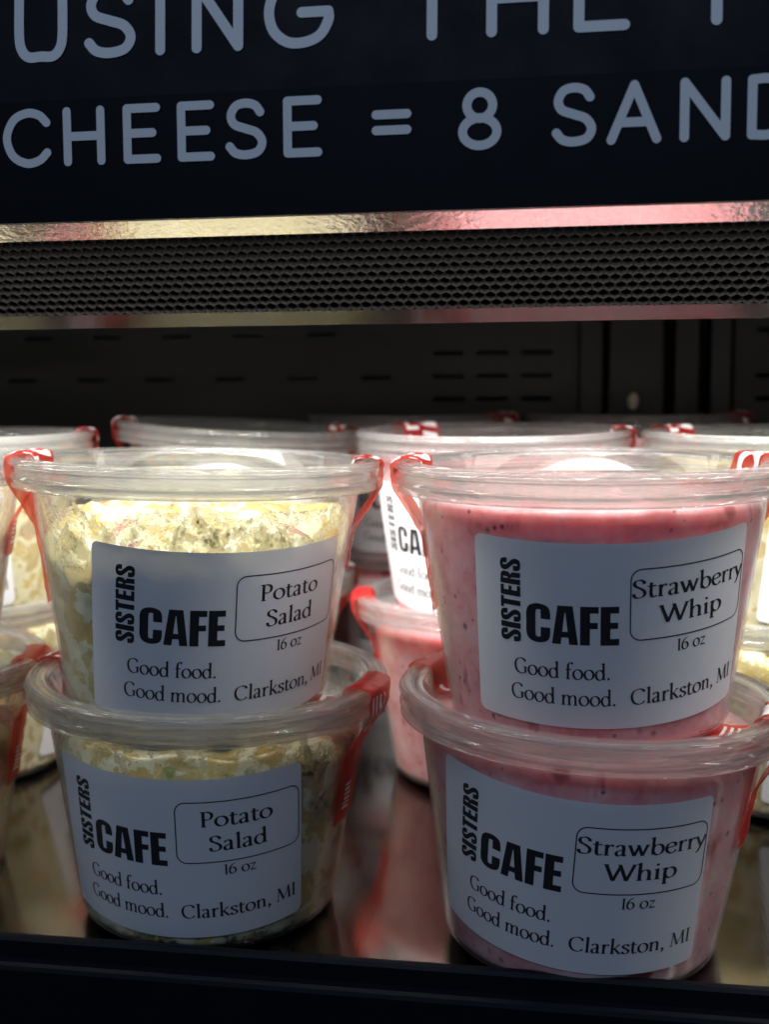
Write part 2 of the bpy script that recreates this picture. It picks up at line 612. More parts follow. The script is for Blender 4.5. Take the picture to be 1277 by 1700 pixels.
def heavy(ch):
    """condensed heavy capitals, cap height 1"""
    if ch == 'I':
        return 0.24, rectq(0, 0, 0.24, 1)
    if ch == 'T':
        return 0.48, rectq(0.13, 0, 0.35, 0.835) + rectq(0, 0.835, 0.48, 1)
    if ch == 'F':
        return 0.43, rectq(0, 0, 0.23, 1) + rectq(0.23, 0.83, 0.43, 1) + rectq(0.23, 0.43, 0.41, 0.59)
    if ch == 'E':
        return 0.44, rectq(0, 0, 0.23, 1) + rectq(0.23, 0.83, 0.43, 1) + rectq(0.23, 0.43, 0.41, 0.59) + rectq(0.23, 0, 0.44, 0.17)
    if ch == 'A':
        q = [[Vector((0, 0)), Vector((0.21, 0)), Vector((0.30, 0.82)), Vector((0.13, 1))], [Vector((0.62, 0)), Vector((0.41, 0)), Vector((0.32, 0.82)), Vector((0.49, 1))]]
        q += [[Vector((0.13, 1)), Vector((0.30, 0.82)), Vector((0.32, 0.82)), Vector((0.49, 1))]]
        q += rectq(0.20, 0.18, 0.42, 0.33)
        return 0.62, q
    if ch == 'C':
        p = spl([(0.475, 0.615), (0.475, 0.75), (0.44, 0.885), (0.30, 0.935), (0.165, 0.885), (0.115, 0.75), (0.115, 0.5), (0.115, 0.25), (0.165, 0.115), (0.30, 0.065), (0.44, 0.115), (0.475, 0.25), (0.475, 0.40)], 6)
        return 0.59, [list(f) for f in ribbon(p, 0.235, 0.15)]
    if ch == 'S':
        p = spl([(0.405, 0.66), (0.405, 0.78), (0.36, 0.905), (0.25, 0.935), (0.14, 0.90), (0.11, 0.79), (0.14, 0.66), (0.26, 0.51), (0.37, 0.36), (0.405, 0.23), (0.36, 0.09), (0.25, 0.065), (0.14, 0.09), (0.105, 0.22), (0.105, 0.345)], 6)
        return 0.51, [list(f) for f in ribbon(p, 0.215, 0.15)]
    if ch == 'R':
        p = spl([(0.22, 0.925), (0.33, 0.915), (0.395, 0.85), (0.40, 0.72), (0.37, 0.585), (0.22, 0.54)], 6)
        return 0.52, rectq(0, 0, 0.22, 1) + [list(f) for f in ribbon(p, 0.215, 0.14)] + [[Vector((0.29, 0)), Vector((0.51, 0)), Vector((0.50, 0.40)), Vector((0.34, 0.55))], [Vector((0.29, 0)), Vector((0.34, 0.55)), Vector((0.24, 0.5)), Vector((0.28, 0.4))]]


def heavy_text(text, gap):
    out, x = [], 0.0
    for ch in text:
        adv, q = heavy(ch)
        out.append([[v + Vector((x, 0)) for v in f] for f in q])
        x += adv + gap
    return out, x - gap


def subdiv(face, maxlen):
    a, b, c, d = face
    nx = max(1, math.ceil(max((b - a).length, (c - d).length) / maxlen))
    ny = max(1, math.ceil(max((d - a).length, (c - b).length) / maxlen))
    g = lambda i, j: (a * (1 - i / nx) + b * (i / nx)) * (1 - j / ny) + (d * (1 - i / nx) + c * (i / nx)) * (j / ny)
    return [(g(i, j), g(i + 1, j), g(i + 1, j + 1), g(i, j + 1)) for i in range(nx) for j in range(ny)]


# ------------------------------------------------------------------ the tub: shape constants
TAN = 0.154
ALPHA = atan(TAN)
SA, CA = sin(ALPHA), cos(ALPHA)
H_LID, Z_NEST = 0.0781, 0.0693
Z_APEX = 0.005 - 0.0420 / TAN


def rwall(z):
    """outer radius of the tub wall"""
    if z < 0.005:
        t = z / 0.005
        return 0.0372 + 0.0048 * sqrt(max(0.0, 1 - (1 - t) ** 2))
    return TAN * (z - Z_APEX)


def tub_mesh():
    b = MB()
    zs = [0.0, 0.0003, 0.001, 0.0019, 0.003, 0.004, 0.005] + [0.005 + 0.0645 * k / 10 for k in range(1, 11)]
    outer = [(0.0001, 0.0008), (0.034, 0.0006), (0.036, 0.0)] + [(rwall(z), z) for z in zs]
    top = [(0.0545, 0.0697), (0.0556, 0.0705), (0.0556, 0.0720), (0.0540, 0.0722)]
    inner = [(rwall(z) - 0.0007, z) for z in reversed(zs[4:])] + [(0.0365, 0.0012), (0.0001, 0.0015)]
    b.lathe(outer + top + inner, 112)
    o = b.build('container', 'tub', None, True)
    return o


def lid_mesh():
    h = H_LID
    outer = [(0.0001, Z_NEST - 0.0004), (0.030, Z_NEST - 0.0004), (0.0305, Z_NEST), (0.0478, Z_NEST), (0.0490, Z_NEST + 0.0004), (0.0497, Z_NEST + 0.0016),
             (0.0508, h - 0.00123), (0.0512, h - 0.00060), (0.0518, h - 0.00020), (0.0530, h - 0.00010), (0.0534, h - 0.00060), (0.0556, h - 0.00060), (0.0560, h), (0.0571, h), (0.0577, h - 0.00040), (0.0579, h - 0.00100),
             (0.0578, h - 0.00115), (0.0585, h - 0.00154), (0.0586, h - 0.00193), (0.0580, h - 0.00231), (0.0573, h - 0.00262), (0.0572, h - 0.00323), (0.0571, h - 0.00493),
             (0.0573, h - 0.00539), (0.0581, h - 0.00570), (0.0582, h - 0.00616), (0.0576, h - 0.00655), (0.0574, h - 0.00724), (0.0573, h - 0.00793), (0.0578, h - 0.00832), (0.0578, h - 0.00878), (0.0572, h - 0.00909)]
    inner = [(0.0564, h - 0.00878), (0.0565, h - 0.00770), (0.0567, h - 0.00662), (0.0563, h - 0.00477), (0.0564, h - 0.00323), (0.0571, h - 0.00169), (0.0560, h - 0.00100),
             (0.0545, h - 0.00120), (0.0522, h - 0.00120), (0.0507, h - 0.00154), (0.0489, Z_NEST), (0.0475, Z_NEST - 0.0007), (0.0305, Z_NEST - 0.0008), (0.0001, Z_NEST - 0.0011)]
    b = MB()
    b.lathe(outer + inner, 176)
    o = b.build('lid', 'lid', None, True)
    o.data.materials.append(MAT['rim'])
    for p in o.data.polygons:
        c = p.center
        if hypot(c.x, c.y) > 0.0525:
            p.material_index = 1
    return o


LW, LH = 0.083, 0.0524
LABEL_OFF = 0.00016


def cone_map(u, v, rho0, off, rot=0.0):
    c, s = cos(rot), sin(rot)
    u, v = u * c - v * s, u * s + v * c
    rho = hypot(u, rho0 + v)
    th = atan2(u, rho0 + v) / SA
    r = rho * SA + off * CA
    z = Z_APEX + rho * CA - off * SA
    return (r * sin(th), -r * cos(th), z)


def label_mesh(rho0, rot):
    rc = 0.0022
    us = sorted(set([-LW / 2 + rc * (1 - cos(k * pi / 12)) for k in range(7)] + [LW / 2 - rc * (1 - cos(k * pi / 12)) for k in range(7)] + [-LW / 2 + rc + (LW - 2 * rc) * k / 64 for k in range(65)]))
    nv = 26
    V, Fc = [], []
    for u in us:
        e = abs(u) - (LW / 2 - rc)
        hv = LH / 2 - (rc - sqrt(max(0.0, rc * rc - e * e)) if e > 0 else 0.0)
        for j in range(nv + 1):
            V.append(cone_map(u, -hv + 2 * hv * j / nv, rho0, LABEL_OFF, rot))
    n = nv + 1
    for i in range(len(us) - 1):
        for j in range(nv):
            Fc.append((i * n + j, (i + 1) * n + j, (i + 1) * n + j + 1, i * n + j + 1))
    return link_mesh('label', V, Fc, 'label', None, True)


def label_art(kind):
    mm = 0.001
    groups = []
    g, wd = heavy_text('CAFE', 0.045)
    sx, sy = 24.9 / wd, 10.9
    groups += [[[Vector((-25.3 + v.x * sx, -2.0 + v.y * sy)) for v in f] for f in grp] for grp in g]
    g, wd = heavy_text('SISTERS', 0.05)
    sx, sy = 23.6 / wd, 6.0
    groups += [[[Vector((-27.0 - v.y * sy, -2.9 + v.x * sx)) for v in f] for f in grp] for grp in g]
    groups += serif_text('Good food.', -28.9, -2.6, -11.9, 4.4)
    groups += serif_text('Good mood.', -29.9, -1.0, -19.5, 4.4)
    groups += serif_text('Clarkston, MI', 3.1, 39.2, -19.4, 4.4)
    groups += serif_text('16 oz', 16.2, 25.8, -5.4, 3.6)
    if kind == 'potato':
        groups += serif_text('Potato', 9.8, 31.3, 10.9, 4.9)
        groups += serif_text('Salad', 12.2, 29.4, 2.8, 4.9)
    else:
        groups += serif_text('Strawberry', 3.0, 40.2, 11.0, 4.9)
        groups += serif_text('Whip', 10.8, 31.2, 3.4, 4.9)
    x0, x1, y0, y1, rc = 2.5, 40.5, -0.9, 18.9, 3.0
    p = []
    for cx, cy, a in ((x1 - rc, y1 - rc, 0), (x0 + rc, y1 - rc, 90), (x0 + rc, y0 + rc, 180), (x1 - rc, y0 + rc, 270)):
        p += ell(cx, cy, rc, rc, a, a + 90, 7)
    dense = []
    for i in range(len(p)):
        a, b = p[i], p[(i + 1) % len(p)]
        k = max(1, int((b - a).length / 1.0))
        dense += [a.lerp(b, j / k) for j in range(k)]
    dense.append(dense[0])
    groups.append([list(f) for f in ribbon(dense, 0.36, 0.36)])
    return [[[v * mm for v in f] for f in grp] for grp in groups]


def print_mesh(kind, rho0, rot):
    V, Fc = [], []
    for gi, grp in enumerate(label_art(kind)):
        for fi, face in enumerate(grp):
            off = LABEL_OFF + 0.00006 + 0.0000022 * (gi % 5) + 0.0000004 * (fi % 7)
            for q in subdiv(list(face), 0.0009):
                b = len(V)
                V += [cone_map(v.x, v.y, rho0, off, rot) for v in q]
                Fc.append((b, b + 1, b + 2, b + 3))
    return link_mesh('lettering', V, Fc, 'ink', None)


def nz(x, y, z, s):
    return noise.noise(Vector((x * s, y * s, z * s)))


def filling_mesh(kind, seed):
    seg = 200
    V, Fc = [], []
    so = seed * 13.7
    rows = []
    nb, nw, nt = 6, 46, 30
    for k in range(seg):
        a = 2 * pi * k / seg
        ca, sa = sin(a), -cos(a)
        if kind == 'potato':
            # food sits lower towards the front, ragged where it meets the wall
            hh = 0.0568 + 0.0048 * sa
            hh += 0.0075 * nz(ca * 0.045, sa * 0.045, so, 70) + 0.0055 * nz(ca * 0.045, sa * 0.045, so + 3, 190)
            hh = min(hh, 0.0655)
            if seed == 2:
                hh = 0.0625 + 0.003 * nz(ca * 0.045, sa * 0.045, so, 90)
        else:
            hh = 0.0674 + 0.0004 * nz(ca * 0.045, sa * 0.045, so, 60)
            if seed == 2:
                hh += 0.0010 * math.exp(-((a + 0.62 if a < pi else a - 2 * pi + 0.62) / 0.085) ** 2)
        col = []
        for i in range(nb):
            col.append((0.0355 * i / nb, 0.0018))
        for i in range(nw + 1):
            z = 0.0012 + (hh - 0.0012) * (i / nw)
            r = rwall(max(z - 0.0005, 0.0002)) - 0.00074
            x, y = r * ca, r * sa
            if kind == 'potato':
                d = max(0.0, nz(x + so, y, z, 95) - 0.02) * 0.0009 + max(0.0, nz(x, y + so, z, 240)) * 0.0004
                t = i / nw
                d += 0.0035 * max(0.0, t - 0.90) / 0.10
            else:
                d = max(0.0, nz(x + so, y, z, 80) - 0.25) * 0.0005 + 0.0012 * max(0.0, i / nw - 0.95) / 0.05
            col.append((r - d, z))
        re, ze = col[-1]
        for i in range(1, nt + 1):
            t = i / nt
            r = re * (1 - t)
            x, y = r * ca, r * sa
            if kind == 'potato':
                mid = 0.0640 + 0.0020 * y / 0.045
                z = ze + (mid - ze) * (1 - (1 - t) ** 3.2)
                z += min(1, t * 4) * (0.0045 * (0.55 - noise.voronoi(Vector((x * 85 + so, y * 85, 0.3)))[0][0]) + 0.0028 * nz(x + so, y, 0.3, 85) + 0.0007 * nz(x, y + so, 0.7, 260))
                z = min(z, 0.0672)
            else:
                z = ze + min(1, t * 6) * (0.0009 * nz(x + so, y, 0.3, 70) + 0.0006)
            col.append((r, z))
        rows.append(col)
        V += [(r * ca, r * sa, z) for r, z in col]
    n = len(rows[0])
    for k in range(seg):
        k2 = (k + 1) % seg
        for i in range(n - 1):
            Fc.append((k * n + i, k2 * n + i, k2 * n + i + 1, k * n + i + 1))
    return link_mesh('potato_salad' if kind == 'potato' else 'strawberry_whip', V, Fc, 'potato' if kind == 'potato' else 'whip', None, True)


def smear_mesh():
    V, Fc = [], []
    seg, n = 120, 10
    for k in range(seg):
        a = 2 * pi * k / seg
        for i in range(n + 1):
            z = 0.036 + 0.031 * i / n
            r = rwall(z) - 0.00095
            V.append((r * sin(a), -r * cos(a), z))
    for k in range(seg):
        for i in range(n):
            k2 = (k + 1) % seg
            Fc.append((k * (n + 1) + i, k2 * (n + 1) + i, k2 * (n + 1) + i + 1, k * (n + 1) + i + 1))
    return link_mesh('dressing_smear', V, Fc, 'smear', None, True)


def drops_mesh(seed, count, zones, big=1.0):
    rnd = random.Random(seed)
    V, Fc = [], []
    for _ in range(count):
        a0, a1, z0, z1 = rnd.choice(zones)
        a, z = rnd.uniform(a0, a1), rnd.uniform(z0, z1)
        if nz(a * 0.05, z, seed * 1.0, 90) < -0.12:
            continue
        rad = (0.00020 + 0.00042 * rnd.random() ** 3) * big
        r = rwall(z) - 0.00072
        N = Vector((sin(a) * CA, -cos(a) * CA, -SA))
        Tn = Vector((cos(a), sin(a), 0))
        Bn = N.cross(Tn)
        P = Vector((r * sin(a), -r * cos(a), z))
        b = len(V)
        for lv, (rr, hh) in enumerate(((1.0, 0.0), (0.75, 0.42))):
            for k in range(7):
                an = 2 * pi * k / 7
                V.append(P + (Tn * cos(an) + Bn * sin(an)) * rad * rr - N * rad * hh)
        V.append(P - N * rad * 0.62)
        for k in range(7):
            k2 = (k + 1) % 7
            Fc.append((b + k, b + k2, b + 7 + k2, b + 7 + k))
            Fc.append((b + 7 + k, b + 7 + k2, b + 14))
    return link_mesh('condensation', V, Fc, 'drop', None, True)


def tape_path(inner, drop):
    h = H_LID
    z1 = 0.055
    z2 = z1 - drop
    return [(inner, Z_NEST + 0.0005), (0.044, Z_NEST + 0.0006), (0.0484, Z_NEST + 0.0012), (0.0502, Z_NEST + 0.0040), (0.0513, h - 0.0004), (0.0530, h + 0.0002), (0.0562, h + 0.0003),
            (0.0590, h - 0.0008), (0.0593, h - 0.0030), (0.0591, h - 0.0066), (0.0585, h - 0.0086), (rwall(0.060) + 0.0022, 0.0600), (rwall(z1) + 0.0005, z1), (rwall(z1 - drop * .5) + 0.0004, z1 - drop * .5), (rwall(z2) + 0.0004, z2)]


def tape_pt(path, cum, s, t, off, seed):
    s = max(0.0, min(cum[-1], s))
    for i in range(len(path) - 1):
        if s <= cum[i + 1] or i == len(path) - 2:
            k = (s - cum[i]) / max(1e-9, cum[i + 1] - cum[i])
            r = path[i][0] * (1 - k) + path[i + 1][0] * k
            z = path[i][1] * (1 - k) + path[i + 1][1] * k
            dr, dz = path[i + 1][0] - path[i][0], path[i + 1][1] - path[i][1]
            break
    L = hypot(dr, dz)
    nr, nzz = (-dz / L, dr / L)
    if nr < 0 and nzz < 0:
        nr, nzz = -nr, -nzz
    wob = 0.0005 * noise.noise(Vector((s * 130, t * 190, seed))) + 0.0004 * abs(noise.noise(Vector((s * 300, t * 420, seed + 5)))) + 0.00036
    r += nr * (off + wob)
    z += nzz * (off + wob)
    a = t / max(r, 0.050)
    return Vector((r * sin(a), -r * cos(a), z))


def tape_meshes(inner, drop, width, seed, marks):
    path = tape_path(inner, drop)
    # resample corner-rounded
    P = spl([Vector(p) for p in path], 5)
    path = [(p.x, p.y) for p in P]
    cum = [0.0]
    for i in range(len(path) - 1):
        cum.append(cum[-1] + hypot(path[i + 1][0] - path[i][0], path[i + 1][1] - path[i][1]))
    tot = cum[-1]
    ns, ntt = 110, 22
    V, Fc = [], []
    for i in range(ns + 1):
        for j in range(ntt + 1):
            s = tot * i / ns
            e = 0.0
            if i == ns:
                e = 0.0016 * noise.noise(Vector((j * 0.9, seed, 2)))
            tw = width * (1 - 0.18 * (i / ns))
            V.append(tape_pt(path, cum, s + e, tw * (j / ntt - 0.5), 0.0, seed))
    m = ntt + 1
    for i in range(ns):
        for j in range(ntt):
            Fc.append((i * m + j, i * m + j + 1, (i + 1) * m + j + 1, (i + 1) * m + j))
    nf = len(Fc)
    for quad in marks(tot, width):
        for q in subdiv([Vector(p) for p in quad], 0.0012):
            b = len(V)
            V += [tape_pt(path, cum, v.x, v.y, 0.00016, seed) for v in q]
            Fc.append((b, b + 1, b + 2, b + 3))
    film = link_mesh('tamper_seal', V, Fc, 'tape', None, True)
    film.data.materials.append(MAT['white_ink'])
    film.data.polygons.foreach_set('material_index', [0] * nf + [1] * (len(Fc) - nf))
    return film


def marks_bars(tot, wd):
    out = []
    for k in range(4):
        s = 0.007 + 0.0052 * k
        out.append(((s, -wd * .42), (s + 0.0024, -wd * .42), (s + 0.0038, -wd * .06), (s + 0.0014, -wd * .06)))
    for k in range(3):
        s = 0.004 + 0.0075 * k
        out.append(((s, wd * .04), (s + 0.0016, wd * .04), (s + 0.0016, wd * .38), (s, wd * .38)))
        out.append(((s + 0.0016, wd * .28), (s + 0.0050, wd * .28), (s + 0.0050, wd * .38), (s + 0.0016, wd * .38)))
    for k in range(4):
        t = -wd * .40 + wd * .11 * k
        out.append(((tot * 0.47, t), (tot * 0.47 + 0.011, t), (tot * 0.47 + 0.011, t + wd * .045), (tot * 0.47, t + wd * .045)))
    for k in range(6):
        s = tot - 0.013 + 0.0016 * k
        out.append(((s, -wd * .20), (s + 0.0008, -wd * .20), (s + 0.0008, -wd * .02), (s, -wd * .02)))
    return out


def marks_oval(tot, wd):
    out = []
    cx, cy, rx, ry = tot * 0.33, 0.0, 0.0060, wd * .33
    for r0, r1 in ((0.55, 1.0),):
        for k in range(24):
            if 9 <= k <= 11:
                continue
            a, b = 2 * pi * k / 24, 2 * pi * (k + 1) / 24
            out.append(((cx + rx * r0 * cos(a), cy + ry * r0 * sin(a)), (cx + rx * r1 * cos(a), cy + ry * r1 * sin(a)), (cx + rx * r1 * cos(b), cy + ry * r1 * sin(b)), (cx + rx * r0 * cos(b), cy + ry * r0 * sin(b))))
    for k in range(4):
        s = tot * 0.33 - 0.014 + 0.002 * k
        out.append(((s, -wd * .30), (s + 0.0009, -wd * .30), (s + 0.0009, wd * .30), (s, wd * .30)))
    return out


# prototypes (mesh data only; each tub gets its own objects)
def take(o):
    me = o.data
    bpy.data.objects.remove(o)
    return me


ME_TUB, ME_LID = take(tub_mesh()), take(lid_mesh())
ME_FILL = {('potato', s): take(filling_mesh('potato', s)) for s in (1, 2, 3)}
ME_FILL.update({('whip', s): take(filling_mesh('whip', s)) for s in (1, 2)})
ME_SMEAR = take(smear_mesh())
ME_TAPE = {}
for key, (inn, drp, wd, sd, mk) in {'long': (0.026, 0.022, 0.025, 1, marks_bars), 'hang': (0.043, 0.024, 0.026, 3, marks_bars), 'short': (0.043, 0.012, 0.021, 5, marks_bars), 'oval': (0.028, 0.016, 0.022, 9, marks_oval)}.items():
    ME_TAPE[key] = take(tape_meshes(inn, drp, wd, sd, mk))
LABELS = {}


def label_data(kind, zc, rot):
    key = (kind, zc, rot)
    if key not in LABELS:
        rho0 = (zc - Z_APEX) / CA
        LABELS[key] = (take(label_mesh(rho0, rot)), take(print_mesh(kind, rho0, rot)))
    return LABELS[key]


def fruit_mesh():
    b = MB()
    pr = [(0.0048 * sin(pi * k / 9) * (1 + 0.12 * sin(k * 2.1)) + 0.00001, 0.0026 * -cos(pi * k / 9)) for k in range(10)]
    b.lathe(pr, 20)
    for i, (x, y, z) in enumerate(b.v):
        k = 1 + 0.25 * noise.noise(Vector((x * 300, y * 300, z * 300)))
        b.v[i] = (x * k, y * 0.16 * k, z * k)
    return b.build('strawberry_piece', 'fruit', None, True)


MAT['fruit'] = plain('dark_strawberry', (0.10, 0.016, 0.022), 0.35)


def tub(kind, seed, loc, tilt, th0, seals, text, group, zc=0.031, rot=0.0, fill_rot=0.0, drops=None):
    """one lidded tub with its parts; th0 and seal angles are measured from the camera side, positive to the right"""
    mw = Matrix.Translation(Vector(loc)) @ Matrix.Rotation(tilt[1], 4, 'X') @ Matrix.Rotation(tilt[0], 4, 'Y')
    t = empty('potato_salad_tub' if kind == 'potato' else 'strawberry_whip_tub', mw)
    tag(t, text, 'food tub', group)
    use_mesh('container', ME_TUB, t)
    use_mesh('potato_salad' if kind == 'potato' else 'strawberry_whip', ME_FILL[(kind, seed)], t, fill_rot)
    use_mesh('lid', ME_LID, t, th0)
    lm, pm = label_data(kind, zc, rot)
    lb = use_mesh('label', lm, t, th0)
    use_mesh('lettering', pm, lb)
    for style, ang in seals:
        use_mesh('tamper_seal', ME_TAPE[style], t, ang)
    if kind == 'potato':
        use_mesh('dressing_smear', ME_SMEAR, t, fill_rot)
    if drops:
        d = drops_mesh(*drops)
        d.parent = t
        d['kind'] = 'stuff'
    return t


# ------------------------------------------------------------------ large structure: shelf, back wall, canopy
X0, X1 = -0.75, 0.55
SL = 0.035


def deck_z(y):
    return SL * (y - 0.3345) - 0.0018


sh = empty('display_shelf', Matrix.Translation((-0.1, 0.33, -0.05)))
tag(sh, 'dark steel display shelf with a raised navy front rail, under the stacked tubs', 'shelf')
inv = Matrix.Translation((0.1, -0.33, 0.05))


def under(parent, o):
    o.parent = parent
    o.matrix_parent_inverse = parent.matrix_world.inverted()
    return o


b = MB()
b.extr([(0.3290, deck_z(0.329)), (0.90, deck_z(0.90)), (0.90, deck_z(0.90) - 0.004), (0.3290, deck_z(0.329) - 0.004)], X0, X1)
under(sh, b.build('deck', 'deck'))
b = MB()
b.extr([(0.3286, -0.06), (0.3286, 0.0042), (0.3280, 0.0052), (0.3268, 0.0055), (0.3256, 0.0052), (0.3248, 0.0042), (0.3246, -0.0008), (0.3243, -0.0022), (0.3234, -0.0030), (0.3229, -0.0042), (0.3227, -0.06)], X0, X1)
rail = under(sh, b.build('front_rail', 'rail'))

# back wall with real slots
wl = empty('back_panel', Matrix.Translation((-0.1, 0.68, 0.0)))
tag(wl, 'black steel back panel with rows of narrow slots, behind the tubs', 'wall panel')


def slotted(name, x0, x1, z0, z1, y, slots, parent):
    xs = sorted(set([x0, x1] + [s[0] for s in slots] + [s[1] for s in slots]))
    zs = sorted(set([z0, z1] + [s[2] for s in slots] + [s[3] for s in slots]))
    V, Fc = [], []
    n = len(zs)
    for x in xs:
        for z in zs:
            V.append((x, y, z))
    for i in range(len(xs) - 1):
        for j in range(len(zs) - 1):
            cx, cz = (xs[i] + xs[i + 1]) / 2, (zs[j] + zs[j + 1]) / 2
            if any(s[0] < cx < s[1] and s[2] < cz < s[3] for s in slots):
                continue
            Fc.append((i * n + j, (i + 1) * n + j, (i + 1) * n + j + 1, i * n + j + 1))
    o = link_mesh(name, V, Fc, 'wall')
    md = o.modifiers.new('thick', 'SOLIDIFY')
    md.thickness = 0.0015
    md.offset = -1
    return under(parent, o)


slots = []
for k in range(-6, 6):
    cx = -0.3325 + 0.043 * k
    slots.append((cx - 0.0086, cx + 0.0086, 0.1758, 0.1779))
    if k < 5:
        cx += 0.011
        slots.append((cx - 0.0086, cx + 0.0086, 0.2006, 0.2025))
for k in range(3):
    cx = -0.0762 + 0.0247 * k
    for z in (0.1635, 0.1762, 0.1890):
        slots.append((cx - 0.0088, cx + 0.0088, z, z + 0.0026))
slotted('slotted_sheet', X0, -0.004, -0.02, 0.32, 0.68, slots, wl)
slots = []
for k in range(8):
    cx = 0.100 + 0.0247 * k
    for z in (0.1625, 0.1750, 0.1995):
        slots.append((cx - 0.0088, cx + 0.0088, z, z + 0.0030))
slotted('slotted_sheet', 0.080, X1, -0.02, 0.32, 0.68, slots, wl)
b = MB()
b.box(X0, X1, 0.697, 0.700, -0.02, 0.32)
under(wl, b.build('backing_sheet', 'void'))
b = MB()
b.box(-0.0035, 0.0095, 0.668, 0.690, -0.02, 0.32)
b.box(0.0125, 0.0415, 0.664, 0.690, -0.02, 0.32)
b.box(0.0470, 0.0600, 0.664, 0.690, -0.02, 0.32)
b.box(0.0655, 0.0765, 0.662, 0.690, -0.02, 0.32)
under(wl, b.build('upright', 'wall', None, False, 0.0012))
b = MB()
b.lathe([(0.0001, 0.006), (0.0016, 0.0056), (0.0026, 0.0046), (0.0030, 0.003), (0.0030, 0.0)], 20)
pg = b.build('peg', 'peg', None, True)
pg.matrix_world = Matrix.Translation((0.0255, 0.664, 0.1630)) @ Matrix.Rotation(pi / 2, 4, 'X') @ Matrix.Scale(1.5, 4, (0, 1, 0))
under(wl, pg)

# canopy above the front row
cp = empty('lit_canopy', Matrix.Translation((-0.1, 0.34, 0.19)))
tag(cp, 'black canopy with honeycomb air grille, chrome lip and hidden lamp, above the tubs', 'canopy')
b = MB()
b.extr([(0.3055, 0.2165), (0.3055, 0.32), (0.50, 0.32), (0.50, 0.238), (0.4360, 0.2050), (0.4140, 0.2050), (0.3760, 0.1950), (0.3745, 0.1990), (0.3455, 0.2270), (0.3330, 0.2270), (0.3330, 0.2165)], X0, X1)
under(cp, b.build('housing', 'black'))
b = MB()
b.extr([(0.3030, 0.2124), (0.3114, 0.2085), (0.3121, 0.2090), (0.3121, 0.2160), (0.3030, 0.2160)], X0, X1)
under(cp, b.build('chrome_lip', 'lip'))
b = MB()
b.extr([(0.3160, 0.2128), (0.3300, 0.2128), (0.3300, 0.2160), (0.3160, 0.2160)], X0 + 0.02, X1 - 0.02)
under(cp, b.build('light_strip', 'led'))
b = MB()
b.extr([(0.4190, 0.1985), (0.4310, 0.1985), (0.4310, 0.2060), (0.4190, 0.2060)], X0 + 0.02, X1 - 0.02)
under(cp, b.build('light_strip', 'led'))  # glowing strip added to go with the extra rear lamp
b = MB()
b.extr([(0.3662, 0.1926), (0.3702, 0.1886), (0.3716, 0.1886), (0.3725, 0.1925), (0.3690, 0.1950)], X0, X1)
under(cp, b.build('rear_trim', 'trim'))


def honeycomb():
    V, Fc = [], []
    p = 0.0033
    R = p / sqrt(3)
    row = p * sqrt(3) / 2
    o = Vector((0, 0.3390, 0.2191))
    du, dv, dn = Vector((1, 0, 0)), Vector((0, cos(pi / 4), -sin(pi / 4))), Vector((0, cos(pi / 4), sin(pi / 4)))
    nrow = int(0.0378 / row)
    for j in range(nrow):
        for i in range(-150, 70):
            c = o + du * ((i + 0.5 * (j % 2)) * p) + dv * ((j + 0.6) * row)
            base = len(V)
            for k in range(6):
                a = pi / 6 + k * pi / 3
                V.append(c + (du * cos(a) + dv * sin(a)) * R)
            for k in range(6):
                a = pi / 6 + k * pi / 3
                V.append(c + (du * cos(a) + dv * sin(a)) * R * 0.80 + dn * 0.0006)
            for k in range(6):
                a = pi / 6 + k * pi / 3
                V.append(c + (du * cos(a) + dv * sin(a)) * R * 0.74 + dn * 0.0060)
            for k in range(6):
                k2 = (k + 1) % 6
                Fc.append((base + k, base + k2, base + 6 + k2, base + 6 + k))
                Fc.append((base + 6 + k, base + 6 + k2, base + 12 + k2, base + 12 + k))
    return link_mesh('honeycomb_grille', V, Fc, 'honey')


under(cp, honeycomb())

# header sign hung on the canopy's front
sg = empty('header_sign', Matrix.Translation((-0.05, 0.302, 0.2117)))
tag(sg, 'dark navy header sign with pale grey rounded capitals, hung on the canopy front', 'sign')
ZB, LEAN = 0.2425, 0.07


def sign_y(z):
    return 0.300 + max(0.0, z - ZB) * LEAN


b = MB()
b.extr([(0.3000, 0.2117), (0.3000, ZB), (sign_y(0.32), 0.32), (sign_y(0.32) + 0.0022, 0.32), (0.3026, ZB), (0.3026, 0.2117)], X0, X1)
under(sg, b.build('sign_panel', 'sign'))

